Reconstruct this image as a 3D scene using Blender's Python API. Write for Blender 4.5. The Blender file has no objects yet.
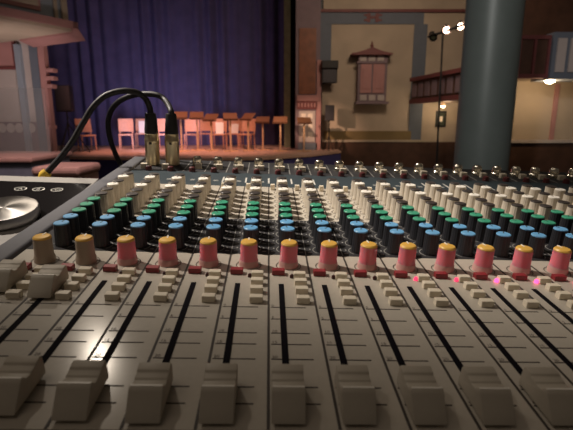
import bpy, bmesh, math, random
from mathutils import Vector, Matrix

random.seed(7)
S = bpy.context.scene
COL = S.collection
PI = math.pi
R = math.radians

# ------------------------------------------------------------------ camera, world, key lights, exposure
TILT = R(12.0)
CAM = Vector((0, 0, 1.65))
cd = bpy.data.cameras.new('camera')
cd.sensor_width = 36.0
cd.lens = 36.0 * 450 / 573
cd.clip_start = 0.01
cd.clip_end = 200
cd.dof.use_dof = True
cd.dof.focus_distance = 0.40
cd.dof.aperture_fstop = 17.0
cam = bpy.data.objects.new('camera', cd)
COL.objects.link(cam)
cam.location = CAM
cam.rotation_euler = (PI / 2 - TILT, 0, 0)
S.camera = cam

wd = bpy.data.worlds.new('world')
S.world = wd
wd.use_nodes = True
wd.node_tree.nodes['Background'].inputs[0].default_value = (1.0, 0.80, 0.62, 1)
wd.node_tree.nodes['Background'].inputs[1].default_value = 0.040

S.view_settings.view_transform = 'Standard'
S.view_settings.look = 'None'
S.view_settings.gamma = 1.0
S.view_settings.use_curve_mapping = False
S.view_settings.exposure = 0.0


def spot(name, loc, target, energy, color, angle, blend, size):
    l = bpy.data.lights.new(name, 'SPOT')
    l.energy = energy
    l.color = color
    l.spot_size = R(angle)
    l.spot_blend = blend
    l.shadow_soft_size = size
    o = bpy.data.objects.new(name, l)
    COL.objects.link(o)
    o.location = loc
    o.rotation_euler = (Vector(target) - Vector(loc)).to_track_quat('-Z', 'Y').to_euler()
    return o


def area(name, loc, target, energy, color, sx, sy):
    l = bpy.data.lights.new(name, 'AREA')
    l.energy = energy
    l.color = color
    l.shape = 'RECTANGLE'
    l.size = sx
    l.size_y = sy
    o = bpy.data.objects.new(name, l)
    COL.objects.link(o)
    o.location = loc
    o.rotation_euler = (Vector(target) - Vector(loc)).to_track_quat('-Z', 'Y').to_euler()
    return o


# lantern high on the left whose soft beam falls on the middle of the console
KEY_AIM = Vector((-0.09, 0.55, 1.565))
KEY_DIR = Vector((-0.57, 0.15, 0.81)).normalized()
k_ = spot('left_lantern', KEY_AIM + KEY_DIR * 6.0, KEY_AIM, 2500, (1.0, 0.89, 0.77), 5.9, 1.0, 0.08)
k_.scale = (1, 1.5, 1)
# smaller lamp far ahead on the left, mirrored in the panel paint
HALL_DIR = Vector((-0.335, 0.675, 0.66)).normalized()
spot('far_lantern', KEY_AIM + HALL_DIR * 9.0, KEY_AIM, 260, (1.0, 0.86, 0.70), 12.0, 1.0, 0.12)
# pink and orange stage wash
spot('stage_wash_left', (-5.5, 10.2, 6.0), (-4.0, 13.6, 0.9), 1500, (1.0, 0.47, 0.36), 46, 1.0, 0.3)
spot('stage_wash_right', (-1.0, 9.8, 6.0), (-1.9, 13.4, 0.9), 1500, (1.0, 0.48, 0.35), 46, 1.0, 0.3)
spot('curtain_wash', (-4.0, 12.2, 1.3), (-4.2, 15.6, 2.3), 290, (0.72, 0.68, 1.0), 110, 1.0, 0.5)
spot('pilaster_wash', (-3.2, 9.6, 3.0), (1.15, 14.0, 1.35), 1500, (1.0, 0.62, 0.42), 17, 1.0, 0.12)
# dim warm hall light, then unseen fills added to brighten single parts
area('hall_light', (-1.5, -1.0, 6.0), (-0.5, 6.0, 1.8), 16, (1.0, 0.82, 0.66), 2.5, 2.5)
spot('tower_fill', (-3.4, 6.4, 0.7), (-5.6, 9.2, 3.2), 400, (1.0, 0.80, 0.74), 60, 1.0, 0.6)  # added uplight without a fixture, in place of stage bounce on the soffit
area('wall_fill', (2.6, 9.0, 5.5), (2.2, 13.8, 1.2), 95, (1.0, 0.76, 0.55), 1.5, 1.0)  # unseen fill added to lift the right wall
spot('counter_fill', (-1.2, 2.6, 4.0), (-2.3, 3.9, 1.2), 330, (1.0, 0.74, 0.68), 50, 1.0, 0.3)  # added fill from above, brightens the counter and bench
spot('balcony_fill', (2.4, 3.0, 3.2), (4.6, 8.0, 3.0), 150, (1.0, 0.82, 0.72), 34, 1.0, 0.4)  # added frontal fill for the balcony panels, no lamp there
spot('column_fill', (-1.6, -1.5, 4.6), (2.3, 5.0, 2.3), 620, (0.95, 0.95, 0.90), 34, 1.0, 0.15)  # unseen fill added to lift the column and give its highlight

# ------------------------------------------------------------------ helpers
def pix(px, py, Y):
    """world point seen at a spot of the photograph when it stands Y metres away"""
    d = Vector((1, 0, 0)) * ((px - 286.5) / 450) + Vector((0, math.sin(TILT), math.cos(TILT))) * (-(py - 215) / 450) \
        + Vector((0, math.cos(TILT), -math.sin(TILT)))
    return CAM + d * (Y / d.y)


def tag(o, label=None, cat=None, group=None, kind=None):
    if label: o['label'] = label
    if cat: o['category'] = cat
    if group: o['group'] = group
    if kind: o['kind'] = kind
    return o


def obj(name, bm, mats, parent=None, smooth=False):
    me = bpy.data.meshes.new(name)
    bm.normal_update()
    bm.to_mesh(me)
    bm.free()
    if not isinstance(mats, (list, tuple)): mats = [mats]
    for m in mats: me.materials.append(m)
    if smooth:
        for p in me.polygons: p.use_smooth = True
        me.set_sharp_from_angle(angle=R(35))
    o = bpy.data.objects.new(name, me)
    COL.objects.link(o)
    if parent: o.parent = parent
    return o


def empty(name, loc=(0, 0, 0), rot=(0, 0, 0)):
    o = bpy.data.objects.new(name, None)
    o.empty_display_size = 0.1
    COL.objects.link(o)
    o.location = loc
    o.rotation_euler = rot
    return o


def dup(o, parent=None, loc=None, rot=None):
    c = o.copy()
    COL.objects.link(c)
    if parent: c.parent = parent
    if loc is not None: c.location = loc
    if rot is not None: c.rotation_euler = rot
    for ch in list(o.children):
        dup(ch, c)
    return c


def box(bm, x0, x1, y0, y1, z0, z1, mi=0, bev=0.0, seg=2, M=None):
    v = [bm.verts.new(Vector(p)) for p in ((x0, y0, z0), (x1, y0, z0), (x1, y1, z0), (x0, y1, z0),
                                           (x0, y0, z1), (x1, y0, z1), (x1, y1, z1), (x0, y1, z1))]
    fs = [bm.faces.new([v[i] for i in q]) for q in ((0, 3, 2, 1), (4, 5, 6, 7), (0, 1, 5, 4), (1, 2, 6, 5), (2, 3, 7, 6), (3, 0, 4, 7))]
    for f in fs: f.material_index = mi
    vs = v
    if bev > 0:
        es = list({e for f in fs for e in f.edges})
        r = bmesh.ops.bevel(bm, geom=es, offset=bev, segments=seg, affect='EDGES', profile=0.5, material=-1)
        vs = list({x for f in r['faces'] for x in f.verts} | {x for x in v if x.is_valid})
    if M is not None:
        bmesh.ops.transform(bm, matrix=M, verts=vs)
    return vs


def lathe(bm, prof, seg=24, mi=0, c=(0, 0, 0), flute=0.0, nfl=12, cap0=True, cap1=True, sx=1.0):
    rings = []
    for (r, z) in prof:
        ring = []
        for k in range(seg):
            a = 2 * PI * k / seg
            rr = r * (1 - (flute * (0.5 + 0.5 * math.cos(nfl * a))) if flute else 1)
            ring.append(bm.verts.new((c[0] + rr * math.cos(a) * sx, c[1] + rr * math.sin(a), c[2] + z)))
        rings.append(ring)
    for a, b in zip(rings, rings[1:]):
        for k in range(seg):
            f = bm.faces.new((a[k], a[(k + 1) % seg], b[(k + 1) % seg], b[k]))
            f.material_index = mi
    if cap0: bm.faces.new(rings[0][::-1]).material_index = mi
    if cap1: bm.faces.new(rings[-1]).material_index = mi
    return rings


def smooth_path(pts, n=8):
    P = [Vector(p) for p in pts]
    P = [2 * P[0] - P[1]] + P + [2 * P[-1] - P[-2]]
    out = []
    for i in range(1, len(P) - 2):
        for k in range(n):
            t = k / n
            out.append(0.5 * ((2 * P[i]) + (-P[i - 1] + P[i + 1]) * t + (2 * P[i - 1] - 5 * P[i] + 4 * P[i + 1] - P[i + 2]) * t * t
                              + (-P[i - 1] + 3 * P[i] - 3 * P[i + 1] + P[i + 2]) * t ** 3))
    out.append(P[-2])
    return out


def tube(bm, pts, r, seg=10, mi=0):
    pts = [Vector(p) for p in pts]
    rad = r if isinstance(r, (list, tuple)) else [r] * len(pts)
    up = Vector((0.123, 0.31, 1)).normalized()
    rings = []
    for i, p in enumerate(pts):
        d = (pts[min(i + 1, len(pts) - 1)] - pts[max(i - 1, 0)]).normalized()
        s = d.cross(up)
        if s.length < 1e-4: s = d.cross(Vector((1, 0, 0)))
        s.normalize()
        up = s.cross(d).normalized()
        rings.append([bm.verts.new(p + (s * math.cos(2 * PI * k / seg) + up * math.sin(2 * PI * k / seg)) * rad[i]) for k in range(seg)])
    for a, b in zip(rings, rings[1:]):
        for k in range(seg):
            bm.faces.new((a[k], b[k], b[(k + 1) % seg], a[(k + 1) % seg])).material_index = mi
    bm.faces.new(rings[0]).material_index = mi
    bm.faces.new(rings[-1][::-1]).material_index = mi


def prism(bm, prof, x0, x1, mi=0, bev=0.0):
    """profile of (y, z) points swept along x"""
    a = [bm.verts.new((x0, y, z)) for y, z in prof]
    b = [bm.verts.new((x1, y, z)) for y, z in prof]
    n = len(prof)
    fs = [bm.faces.new((a[i], a[(i + 1) % n], b[(i + 1) % n], b[i])) for i in range(n)]
    fs.append(bm.faces.new(a[::-1]))
    fs.append(bm.faces.new(b))
    bmesh.ops.recalc_face_normals(bm, faces=fs)
    for f in fs: f.material_index = mi
    if bev:
        es = list({e for f in fs for e in f.edges})
        bmesh.ops.bevel(bm, geom=es, offset=bev, segments=2, affect='EDGES', profile=0.5, material=-1)


def hexa(bm, lower, upper, mi=0):
    """solid between two quads"""
    a = [bm.verts.new(Vector(p)) for p in lower]
    b = [bm.verts.new(Vector(p)) for p in upper]
    n = len(a)
    fs = [bm.faces.new(a[::-1]), bm.faces.new(b)] + [bm.faces.new((a[i], a[(i + 1) % n], b[(i + 1) % n], b[i])) for i in range(n)]
    bmesh.ops.recalc_face_normals(bm, faces=fs)
    for f in fs: f.material_index = mi


_txt = {}
def text_polys(s, size):
    key = (s, size)
    if key not in _txt:
        c = bpy.data.curves.new('txt', 'FONT')
        c.body = s
        c.size = size
        c.resolution_u = 2
        o = bpy.data.objects.new('txt', c)
        COL.objects.link(o)
        dg = bpy.context.evaluated_depsgraph_get()
        me = o.evaluated_get(dg).to_mesh()
        _txt[key] = ([v.co.copy() for v in me.vertices], [list(p.vertices) for p in me.polygons])
        o.evaluated_get(dg).to_mesh_clear()
        bpy.data.objects.remove(o)
        bpy.data.curves.remove(c)
    return _txt[key]


def add_text(bm, s, size, x, y, z, mi=0, center=False):
    vs, fs = text_polys(s, size)
    if center and vs:
        x -= (min(v.x for v in vs) + max(v.x for v in vs)) / 2
        y -= (min(v.y for v in vs) + max(v.y for v in vs)) / 2
    V = [bm.verts.new((x + v.x, y + v.y, z)) for v in vs]
    for f in fs:
        try: bm.faces.new([V[i] for i in f]).material_index = mi
        except ValueError: pass


# ------------------------------------------------------------------ materials
def mat(name, col, rough=0.5, metal=0.0, noise=0.0, nscale=40, bump=0.0, spec=0.5, emit=None, estr=0.0, sub=0.0, aniso=0.0):
    m = bpy.data.materials.new(name)
    m.use_nodes = True
    nt = m.node_tree
    b = nt.nodes['Principled BSDF']
    b.inputs['Roughness'].default_value = rough
    b.inputs['Metallic'].default_value = metal
    b.inputs['Specular IOR Level'].default_value = spec
    b.inputs['Base Color'].default_value = (*col, 1)
    if emit:
        b.inputs['Emission Color'].default_value = (*emit, 1)
        b.inputs['Emission Strength'].default_value = estr
    if noise or bump:
        tc = nt.nodes.new('ShaderNodeTexCoord')
        n = nt.nodes.new('ShaderNodeTexNoise')
        n.inputs['Scale'].default_value = nscale
        n.inputs['Detail'].default_value = 5
        nt.links.new(tc.outputs['Object'], n.inputs['Vector'])
        if noise:
            r = nt.nodes.new('ShaderNodeValToRGB')
            r.color_ramp.elements[0].position = 0.3
            r.color_ramp.elements[1].position = 0.7
            r.color_ramp.elements[0].color = (*[c * (1 - noise) for c in col], 1)
            r.color_ramp.elements[1].color = (*[min(1, c * (1 + noise)) for c in col], 1)
            nt.links.new(n.outputs['Fac'], r.inputs['Fac'])
            nt.links.new(r.outputs['Color'], b.inputs['Base Color'])
        if bump:
            bp = nt.nodes.new('ShaderNodeBump')
            bp.inputs['Strength'].default_value = bump
            bp.inputs['Distance'].default_value = 0.01
            nt.links.new(n.outputs['Fac'], bp.inputs['Height'])
            nt.links.new(bp.outputs['Normal'], b.inputs['Normal'])
    if aniso:
        b.inputs['Anisotropic'].default_value = aniso
        tg = nt.nodes.new('ShaderNodeTangent')
        tg.direction_type = 'RADIAL'
        tg.axis = 'Z'
        nt.links.new(tg.outputs['Tangent'], b.inputs['Tangent'])
    return m


M = dict(
    panel=mat('warm_grey_panel_paint', (0.50, 0.455, 0.385), 0.55, 0, 0.03, 300, 0, 0.3),
    grey_ink=mat('grey_print', (0.24, 0.235, 0.22), 0.7),
    band=mat('charcoal_panel_print', (0.03, 0.029, 0.032), 0.7, 0, 0, 40, 0, 0.25),
    slate=mat('slate_panel_print', (0.035, 0.05, 0.06), 0.7, 0, 0, 40, 0, 0.25),
    ink=mat('dark_print', (0.05, 0.04, 0.035), 0.6),
    white_ink=mat('white_print', (0.62, 0.60, 0.55), 0.6),
    slot=mat('black_slot', (0.006, 0.005, 0.008), 0.8, 0, 0, 40, 0, 0.08),
    cheek=mat('grey_cheek_paint', (0.10, 0.10, 0.115), 0.6, 0, 0.04, 200),
    chassis=mat('black_chassis', (0.03, 0.028, 0.028), 0.5),
    cap=mat('cream_fader_plastic', (0.50, 0.45, 0.37), 0.5, 0, 0.02, 300),
    button=mat('ivory_button_plastic', (0.78, 0.70, 0.56), 0.45),
    redbutton=mat('red_button_plastic', (0.27, 0.028, 0.035), 0.4),
    pink=mat('coral_pink_knob_plastic', (0.84, 0.25, 0.31), 0.42),
    skirt=mat('dusty_pink_skirt_plastic', (0.66, 0.36, 0.33), 0.45),
    greyknob=mat('greige_knob_plastic', (0.42, 0.34, 0.26), 0.45),
    yellow=mat('yellow_cap_plastic', (0.85, 0.50, 0.10), 0.4),
    blackknob=mat('charcoal_knob_plastic', (0.022, 0.023, 0.028), 0.42),
    blue=mat('sky_blue_cap_plastic', (0.16, 0.42, 0.72), 0.35),
    green=mat('green_cap_plastic', (0.05, 0.33, 0.20), 0.35),
    ivoryknob=mat('ivory_knob_plastic', (0.58, 0.52, 0.43), 0.5),
    whitecap=mat('white_cap_plastic', (0.88, 0.84, 0.76), 0.4),
    darkcap=mat('dark_cap_plastic', (0.04, 0.032, 0.03), 0.45),
    maroon=mat('maroon_plastic', (0.10, 0.02, 0.022), 0.4),
    chrome=mat('chrome', (0.85, 0.80, 0.68), 0.22, 1.0),
    nickel=mat('satin_nickel', (0.84, 0.70, 0.46), 0.33, 1.0),
    rubber=mat('black_rubber', (0.014, 0.013, 0.014), 0.55),
    cable=mat('black_cable_jacket', (0.016, 0.014, 0.016), 0.5),
    yellowtip=mat('yellow_strain_relief', (0.85, 0.55, 0.06), 0.45),
    silver=mat('silver_paint', (0.36, 0.34, 0.32), 0.5, 0.0, 0.03, 300),
    gloss=mat('black_gloss_panel', (0.008, 0.007, 0.008), 0.12, 0, 0, 40, 0, 0.25),
    wheel=mat('turned_aluminium', (0.34, 0.325, 0.31), 0.36, 1.0, 0, 40, 0, 0.5, None, 0, 0, 0.8),
    led_on=mat('lit_red_led', (0.9, 0.1, 0.25), 0.3, 0, 0, 40, 0, 0.5, (1.0, 0.06, 0.22), 3.0),
    led_dim=mat('half_lit_red_led', (0.8, 0.1, 0.2), 0.3, 0, 0, 40, 0, 0.5, (1.0, 0.06, 0.18), 0.8),
    led_off=mat('unlit_led', (0.05, 0.012, 0.012), 0.3),
    desk=mat('dark_desk_laminate', (0.02, 0.016, 0.016), 0.6),
)

# ------------------------------------------------------------------ the hall: setting
M.update(
    floor=mat('dark_hall_carpet', (0.035, 0.024, 0.022), 0.9, 0, 0.3, 8),
    plaster=mat('cream_plaster', (0.45, 0.365, 0.28), 0.8, 0, 0.10, 1.6, 0.1),
    plaster2=mat('pale_lilac_plaster', (0.46, 0.40, 0.38), 0.8, 0, 0.08, 2.0, 0.1),
    bluegrey=mat('blue_grey_paint', (0.13, 0.15, 0.19), 0.7, 0, 0.06, 4),
    paleblue=mat('pale_blue_paint', (0.27, 0.31, 0.37), 0.6, 0, 0.06, 4),
    pinkpaint=mat('faded_pink_paint', (0.42, 0.21, 0.20), 0.7, 0, 0.06, 4),
    redpaint=mat('dark_red_paint', (0.16, 0.045, 0.045), 0.6, 0, 0.1, 4),
    mauve=mat('mauve_paint', (0.20, 0.14, 0.16), 0.65, 0, 0.08, 5),
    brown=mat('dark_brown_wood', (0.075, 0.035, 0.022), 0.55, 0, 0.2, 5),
    redwood=mat('red_brown_wood', (0.22, 0.075, 0.035), 0.5, 0, 0.2, 5),
    olive=mat('olive_ochre_paint', (0.20, 0.14, 0.06), 0.8, 0, 0.1, 3),
    greenpaint=mat('sage_green_paint', (0.38, 0.46, 0.30), 0.8, 0, 0.2, 5),
    cream=mat('cream_tile', (0.78, 0.68, 0.58), 0.6),
    column=mat('grey_green_column_paint', (0.15, 0.172, 0.165), 0.42, 0, 0.05, 6),
    boards=mat('stage_boards', (0.56, 0.36, 0.28), 0.5, 0, 0.2, 6),
    curtain=mat('royal_blue_velvet', (0.090, 0.078, 0.165), 0.9, 0, 0.12, 3, 0, 0.1),
    blackcloth=mat('black_velour', (0.008, 0.008, 0.011), 0.95, 0, 0, 40, 0, 0.1),
    navycloth=mat('navy_skirt_cloth', (0.05, 0.045, 0.18), 0.9, 0, 0.1, 30),
    oak=mat('orange_oak', (0.58, 0.29, 0.19), 0.45, 0, 0.15, 20),
    oak2=mat('honey_oak_board', (0.16, 0.075, 0.04), 0.45, 0, 0.15, 20),
    palewood=mat('pale_wood', (0.62, 0.40, 0.24), 0.5, 0, 0.1, 20),
    paper=mat('white_paper', (0.85, 0.82, 0.78), 0.7),
    speaker=mat('black_speaker_paint', (0.018, 0.017, 0.018), 0.6),
    grille=mat('grey_speaker_grille', (0.055, 0.050, 0.060), 0.6, 0, 0.3, 150),
    blackmetal=mat('black_metal', (0.015, 0.014, 0.014), 0.45, 0.3),
    bulb=mat('lit_lamp', (1, 0.9, 0.7), 0.4, 0, 0, 40, 0, 0.5, (1.0, 0.70, 0.40), 30.0),
    bulb2=mat('lit_spot_lens', (1, 0.8, 0.7), 0.4, 0, 0, 40, 0, 0.5, (1.0, 0.60, 0.42), 16.0),
    pinkcloth=mat('pink_vinyl', (0.52, 0.30, 0.27), 0.5, 0, 0.06, 8),
    greycloth=mat('slate_cloth', (0.16, 0.17, 0.23), 0.8, 0, 0.1, 15),
    darkglass=mat('dark_green_picture', (0.05, 0.06, 0.04), 0.4),
)
_p = M['pink'].node_tree.nodes['Principled BSDF']
_p.inputs['Subsurface Weight'].default_value = 0.85
_p.inputs['Subsurface Radius'].default_value = (1.0, 0.25, 0.30)
_p.inputs['Subsurface Scale'].default_value = 0.008
_p = M['panel'].node_tree.nodes['Principled BSDF']
_p.inputs['Coat Weight'].default_value = 0.55
_p.inputs['Coat Roughness'].default_value = 0.16
gl = bpy.data.materials.new('hazy_clear_acrylic')
gl.use_nodes = True
_nt = gl.node_tree
_b = _nt.nodes['Principled BSDF']
_b.inputs['Base Color'].default_value = (0.75, 0.78, 0.80, 1)
_b.inputs['Roughness'].default_value = 0.12
_t = _nt.nodes.new('ShaderNodeBsdfTransparent')
_mx = _nt.nodes.new('ShaderNodeMixShader')
_mx.inputs[0].default_value = 0.13
_nt.links.new(_t.outputs[0], _mx.inputs[1])
_nt.links.new(_b.outputs[0], _mx.inputs[2])
_nt.links.new(_mx.outputs[0], _nt.nodes['Material Output'].inputs['Surface'])
M['acrylic'] = gl


def fbox(bm, px0, px1, py0, py1, Y, depth, mi=0, bev=0.0):
    """box whose face stands upright Y metres ahead"""
    a = pix(px0, (py0 + py1) / 2, Y)
    b = pix(px1, (py0 + py1) / 2, Y)
    t = pix((px0 + px1) / 2, py0, Y)
    u = pix((px0 + px1) / 2, py1, Y)
    return box(bm, a.x, b.x, Y, Y + depth, u.z, t.z, mi, bev)


def structure(name, bm, mats, parent=None, smooth=False):
    o = obj(name, bm, mats, parent, smooth)
    if not parent: o['kind'] = 'structure'
    return o


bm = bmesh.new(); box(bm, -14, 14, -2, 20, -0.1, 0); structure('floor', bm, M['floor'])

# stage: bowed apron
STZ = 0.75
def apron(z, d):
    pts = []
    ctrl = [pix(-60, 156, 11.6), pix(40, 155, 11.3), pix(120, 156.5, 10.9), pix(200, 156.7, 10.7), pix(262, 155, 10.95), pix(310, 152.5, 11.9), pix(341, 149.5, 13.2)]
    for p in smooth_path([(c.x, c.y, 0) for c in ctrl], 6):
        pts.append(Vector((p.x, p.y - d, z)))
    return pts
bm = bmesh.new()
fr = apron(STZ, 0)
poly = fr + [Vector((fr[-1].x, 17.2, STZ)), Vector((fr[0].x, 17.2, STZ))]
hexa(bm, [Vector((p.x, p.y, STZ - 0.06)) for p in poly], poly)
stage = structure('trim_1', bm, M['boards'])
bm = bmesh.new()
lo = [bm.verts.new((p.x, p.y + 0.04 + 0.015 * math.sin(i * 2.1), 0.0)) for i, p in enumerate(fr)]
hi = [bm.verts.new((p.x, p.y + 0.04, STZ - 0.06)) for p in fr]
lo2 = [bm.verts.new((p.x, p.y + 0.06, 0.0)) for p in fr]
hi2 = [bm.verts.new((p.x, p.y + 0.06, STZ - 0.06)) for p in fr]
for i in range(len(fr) - 1):
    bm.faces.new((lo[i], lo[i + 1], hi[i + 1], hi[i]))
    bm.faces.new((lo2[i + 1], lo2[i], hi2[i], hi2[i + 1]))
    bm.faces.new((hi[i], hi[i + 1], hi2[i + 1], hi2[i]))
skirt = tag(obj('stage_skirt', bm, M['navycloth'], None, True), 'navy blue cloth skirt along the front of the stage', 'stage skirt')

# right wall with painted frame
YW = 14.0
bm = bmesh.new()
p0, p1 = pix(322, 100, YW), pix(640, 100, YW)
box(bm, p0.x, p1.x, YW, YW + 0.3, 0, 8.5)
wr = structure('wall_right', bm, M['plaster'])
def wallpart(name, rects, m, Y, depth, parent=None):
    bm = bmesh.new()
    for r in rects: fbox(bm, *r, Y, depth)
    return structure(name, bm, m, parent)
wallpart('frame_band', [(320, 331, 24.02, 84), (320, 424, 12, 24), (411, 424, 24.02, 152)], M['bluegrey'], YW - 0.03, 0.05, wr)
wallpart('cornice', [(320, 470, 9, 12)], M['redpaint'], YW - 0.08, 0.08, wr)
wallpart('dado', [(324, 411, 131, 140)], M['olive'], YW - 0.05, 0.05, wr)
wallpart('dado_rail', [(322, 424, 140, 142)], M['plaster'], YW - 0.09, 0.09, wr)
wallpart('wainscot', [(322, 600, 142, 175)], M['brown'], YW - 0.06, 0.06, wr)
bm = bmesh.new()
for r in [(367, 370.5, 13, 22), (375.5, 379, 13, 22), (370, 376, 16, 18.5), (364, 367, 14, 16), (379, 382, 14, 16), (364, 367, 19, 21), (379, 382, 19, 21)]:
    fbox(bm, *r, YW - 0.05, 0.03)
structure('ornament', bm, M['redpaint'], wr)

# proscenium pilaster
YP = 13.8
bm = bmesh.new(); fbox(bm, 296, 321, -150, 152, YP, 0.9)
pil = structure('trim_2', bm, M['mauve'])
bm = bmesh.new()
fbox(bm, 299, 316, 28, 94, YP - 0.03, 0.04)
structure('wood_panel', bm, M['redwood'], pil)
bm = bmesh.new()
fbox(bm, 297, 319, 95, 101, YP - 0.07, 0.09)
fbox(bm, 316.5, 321, 60, 152, YP - 0.05, 0.2)
structure('pale_moulding', bm, M['pinkpaint'], pil)
bm = bmesh.new(); fbox(bm, 297, 317, 101, 109, YP - 0.05, 0.07)
for k in range(6): fbox(bm, 298 + k * 3.2, 299.6 + k * 3.2, 103, 107, YP - 0.065, 0.03, 1)
structure('frieze', bm, [M['redpaint'], M['pinkpaint']], pil)
bm = bmesh.new(); fbox(bm, 299, 315, 111, 142, YP - 0.02, 0.03); structure('lilac_panel', bm, M['plaster2'], pil)
for r_ in range(3):
    for c_ in range(2):
        bm = bmesh.new(); fbox(bm, 301.3 + c_ * 6.7, 306 + c_ * 6.7, 113.5 + r_ * 9.3, 118.8 + r_ * 9.3, YP - 0.03, 0.04, 0, 0.008)
        structure('cream_square', bm, M['cream'], pil)
bm = bmesh.new(); fbox(bm, 298, 317, 143, 150, YP - 0.05, 0.06); structure('plinth', bm, M['bluegrey'], pil)
# green painted flat edge and black masking between curtain and pilaster
bm = bmesh.new(); fbox(bm, 284, 293.5, -20, 147.5, 15.0, 0.12)
tag(obj('scenery_flat', bm, M['greenpaint']), 'narrow sage green scenery flat between blue curtain and pilaster', 'scenery flat')
bm = bmesh.new()
for k in range(9): fbox(bm, 290.5 + k * 0.9, 291.8 + k * 0.9, -60, 149.3, 14.3 + 0.06 * (k % 2), 0.08, 0, 0.02)
tag(obj('masking_drape', bm, M['blackcloth']), 'black masking drape hanging beside the right pilaster', 'curtain')

# blue stage curtain with folds
def folds(x0, x1, y0, y1, z0, z1, pitch, amp, n=10, seed=1):
    rnd = random.Random(seed)
    bm = bmesh.new()
    L = math.hypot(x1 - x0, y1 - y0)
    N = int(L / pitch * n)
    ph, cols = 0.0, []
    for i in range(N + 1):
        t = i / N
        ph += 2 * PI / n * rnd.uniform(0.75, 1.25)
        a = amp * (0.75 + 0.5 * math.sin(i * 0.13 + seed))
        dx, dy = -(y1 - y0) / L, (x1 - x0) / L
        o = a * math.sin(ph)
        cols.append((x0 + (x1 - x0) * t + dx * o, y0 + (y1 - y0) * t + dy * o))
    th = 0.03
    A = [[bm.verts.new((x, y, z)) for z in (z0, (z0 + z1) / 2, z1)] for x, y in cols]
    B = [[bm.verts.new((x, y + th, z)) for z in (z0, (z0 + z1) / 2, z1)] for x, y in cols]
    for i in range(N):
        for k in range(2):
            bm.faces.new((A[i][k], A[i + 1][k], A[i + 1][k + 1], A[i][k + 1]))
            bm.faces.new((B[i + 1][k], B[i][k], B[i][k + 1], B[i + 1][k + 1]))
        bm.faces.new((A[i][0], B[i][0], B[i + 1][0], A[i + 1][0]))
    return bm
a, b = pix(30, 140, 15.6), pix(288, 140, 16.2)
tag(obj('stage_curtain', folds(a.x, b.x, a.y, b.y, STZ + 0.01, 8.0, 0.42, 0.07), M['curtain'], None, True),
    'tall blue velvet stage curtain hanging in folds behind the chairs', 'curtain')
# left tower
YL = 9.6
bm = bmesh.new()
p0, p1 = pix(-120, 100, YL), pix(49, 100, YL)
box(bm, p0.x, p1.x, YL, YL + 0.12, 0, 7)
wl = structure('wall_left', bm, M['plaster2'])
bm = bmesh.new(); fbox(bm, 20.5, 26, 44, 170, YL - 0.10, 0.10); structure('pipe_strip', bm, M['paleblue'], wl)
bm = bmesh.new(); fbox(bm, 35, 43, 44, 170, YL - 0.04, 0.06); structure('blue_strip', bm, M['bluegrey'], wl)
bm = bmesh.new(); fbox(bm, 43.5, 49.5, 44, 170, YL - 0.07, 0.16)
for yy, w in ((68, 4), (76, 5), (84, 3), (125, 3)): fbox(bm, 46, 50.5 + w * 0.6, yy, yy + 4, YL - 0.12, 0.2, 0, 0.01)
structure('pink_moulding', bm, M['pinkpaint'], wl)
bm = bmesh.new(); fbox(bm, -40, 13, 30, 67, YL - 0.03, 0.04, 1)
fbox(bm, 12, 14.5, 30, 69, YL - 0.06, 0.07); fbox(bm, -40, 14.5, 66.5, 69.5, YL - 0.06, 0.07)
structure('painted_panel', bm, [M['redpaint'], M['pinkpaint']], wl)
bm = bmesh.new(); fbox(bm, -60, 43, 122, 170, YL - 0.03, 0.04)
structure('lower_panel', bm, M['mauve'], wl)
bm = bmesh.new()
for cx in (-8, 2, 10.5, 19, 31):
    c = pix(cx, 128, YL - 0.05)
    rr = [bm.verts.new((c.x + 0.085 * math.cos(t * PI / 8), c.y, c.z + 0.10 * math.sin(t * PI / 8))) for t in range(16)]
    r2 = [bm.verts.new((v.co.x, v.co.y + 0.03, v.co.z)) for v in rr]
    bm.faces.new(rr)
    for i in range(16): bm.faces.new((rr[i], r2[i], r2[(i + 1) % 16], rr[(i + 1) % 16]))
structure('reflection_oval', bm, M['plaster2'], wl)  # solid ovals modelled in place of pale reflections

# projecting bay over the left tower
ZB = pix(66, 30, 8.3).z
c1 = pix(69, 30, 8.3)
c0 = pix(-60, 9, 8.3 * 89 / 112)
bm = bmesh.new()
d = (c1 - c0); d.z = 0; d.normalize()
nrm = Vector((-d.y, d.x, 0))
def bayp(s, o, z): return Vector((c1.x, c1.y, 0)) - d * s + nrm * o + Vector((0, 0, z))
L = 4.0
def bayslab(bm, s0, s1, o0, o1, z0, z1, mi=0):
    hexa(bm, [bayp(s0, o0, z0), bayp(s1, o0, z0), bayp(s1, o1, z0), bayp(s0, o1, z0)],
         [bayp(s0, o0, z1), bayp(s1, o0, z1), bayp(s1, o1, z1), bayp(s0, o1, z1)], mi)
bayslab(bm, 0.0, L, 0.0, 2.6, ZB, ZB + 2.5)
bay = structure('trim_3', bm, M['paleblue'])
bm = bmesh.new(); bayslab(bm, -0.06, L, -0.05, 2.6, ZB - 0.03, ZB + 0.02); structure('soffit', bm, M['plaster'], bay)
bm = bmesh.new()
bayslab(bm, -0.10, L, -0.12, 0.0, ZB + 0.02, ZB + 0.13)
bayslab(bm, -0.10, 0.0, -0.12, 2.6, ZB + 0.02, ZB + 0.13)
hexa(bm, [bayp(-0.28, -0.05, ZB - 0.14), bayp(-0.02, -0.05, ZB - 0.06), bayp(-0.02, 1.5, ZB - 0.06), bayp(-0.28, 1.5, ZB - 0.14)],
     [bayp(-0.10, -0.12, ZB + 0.02), bayp(0, -0.12, ZB + 0.02), bayp(0, 1.5, ZB + 0.02), bayp(-0.10, 1.5, ZB + 0.02)])
structure('pink_cornice', bm, M['pinkpaint'], bay)
bm = bmesh.new()
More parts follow.
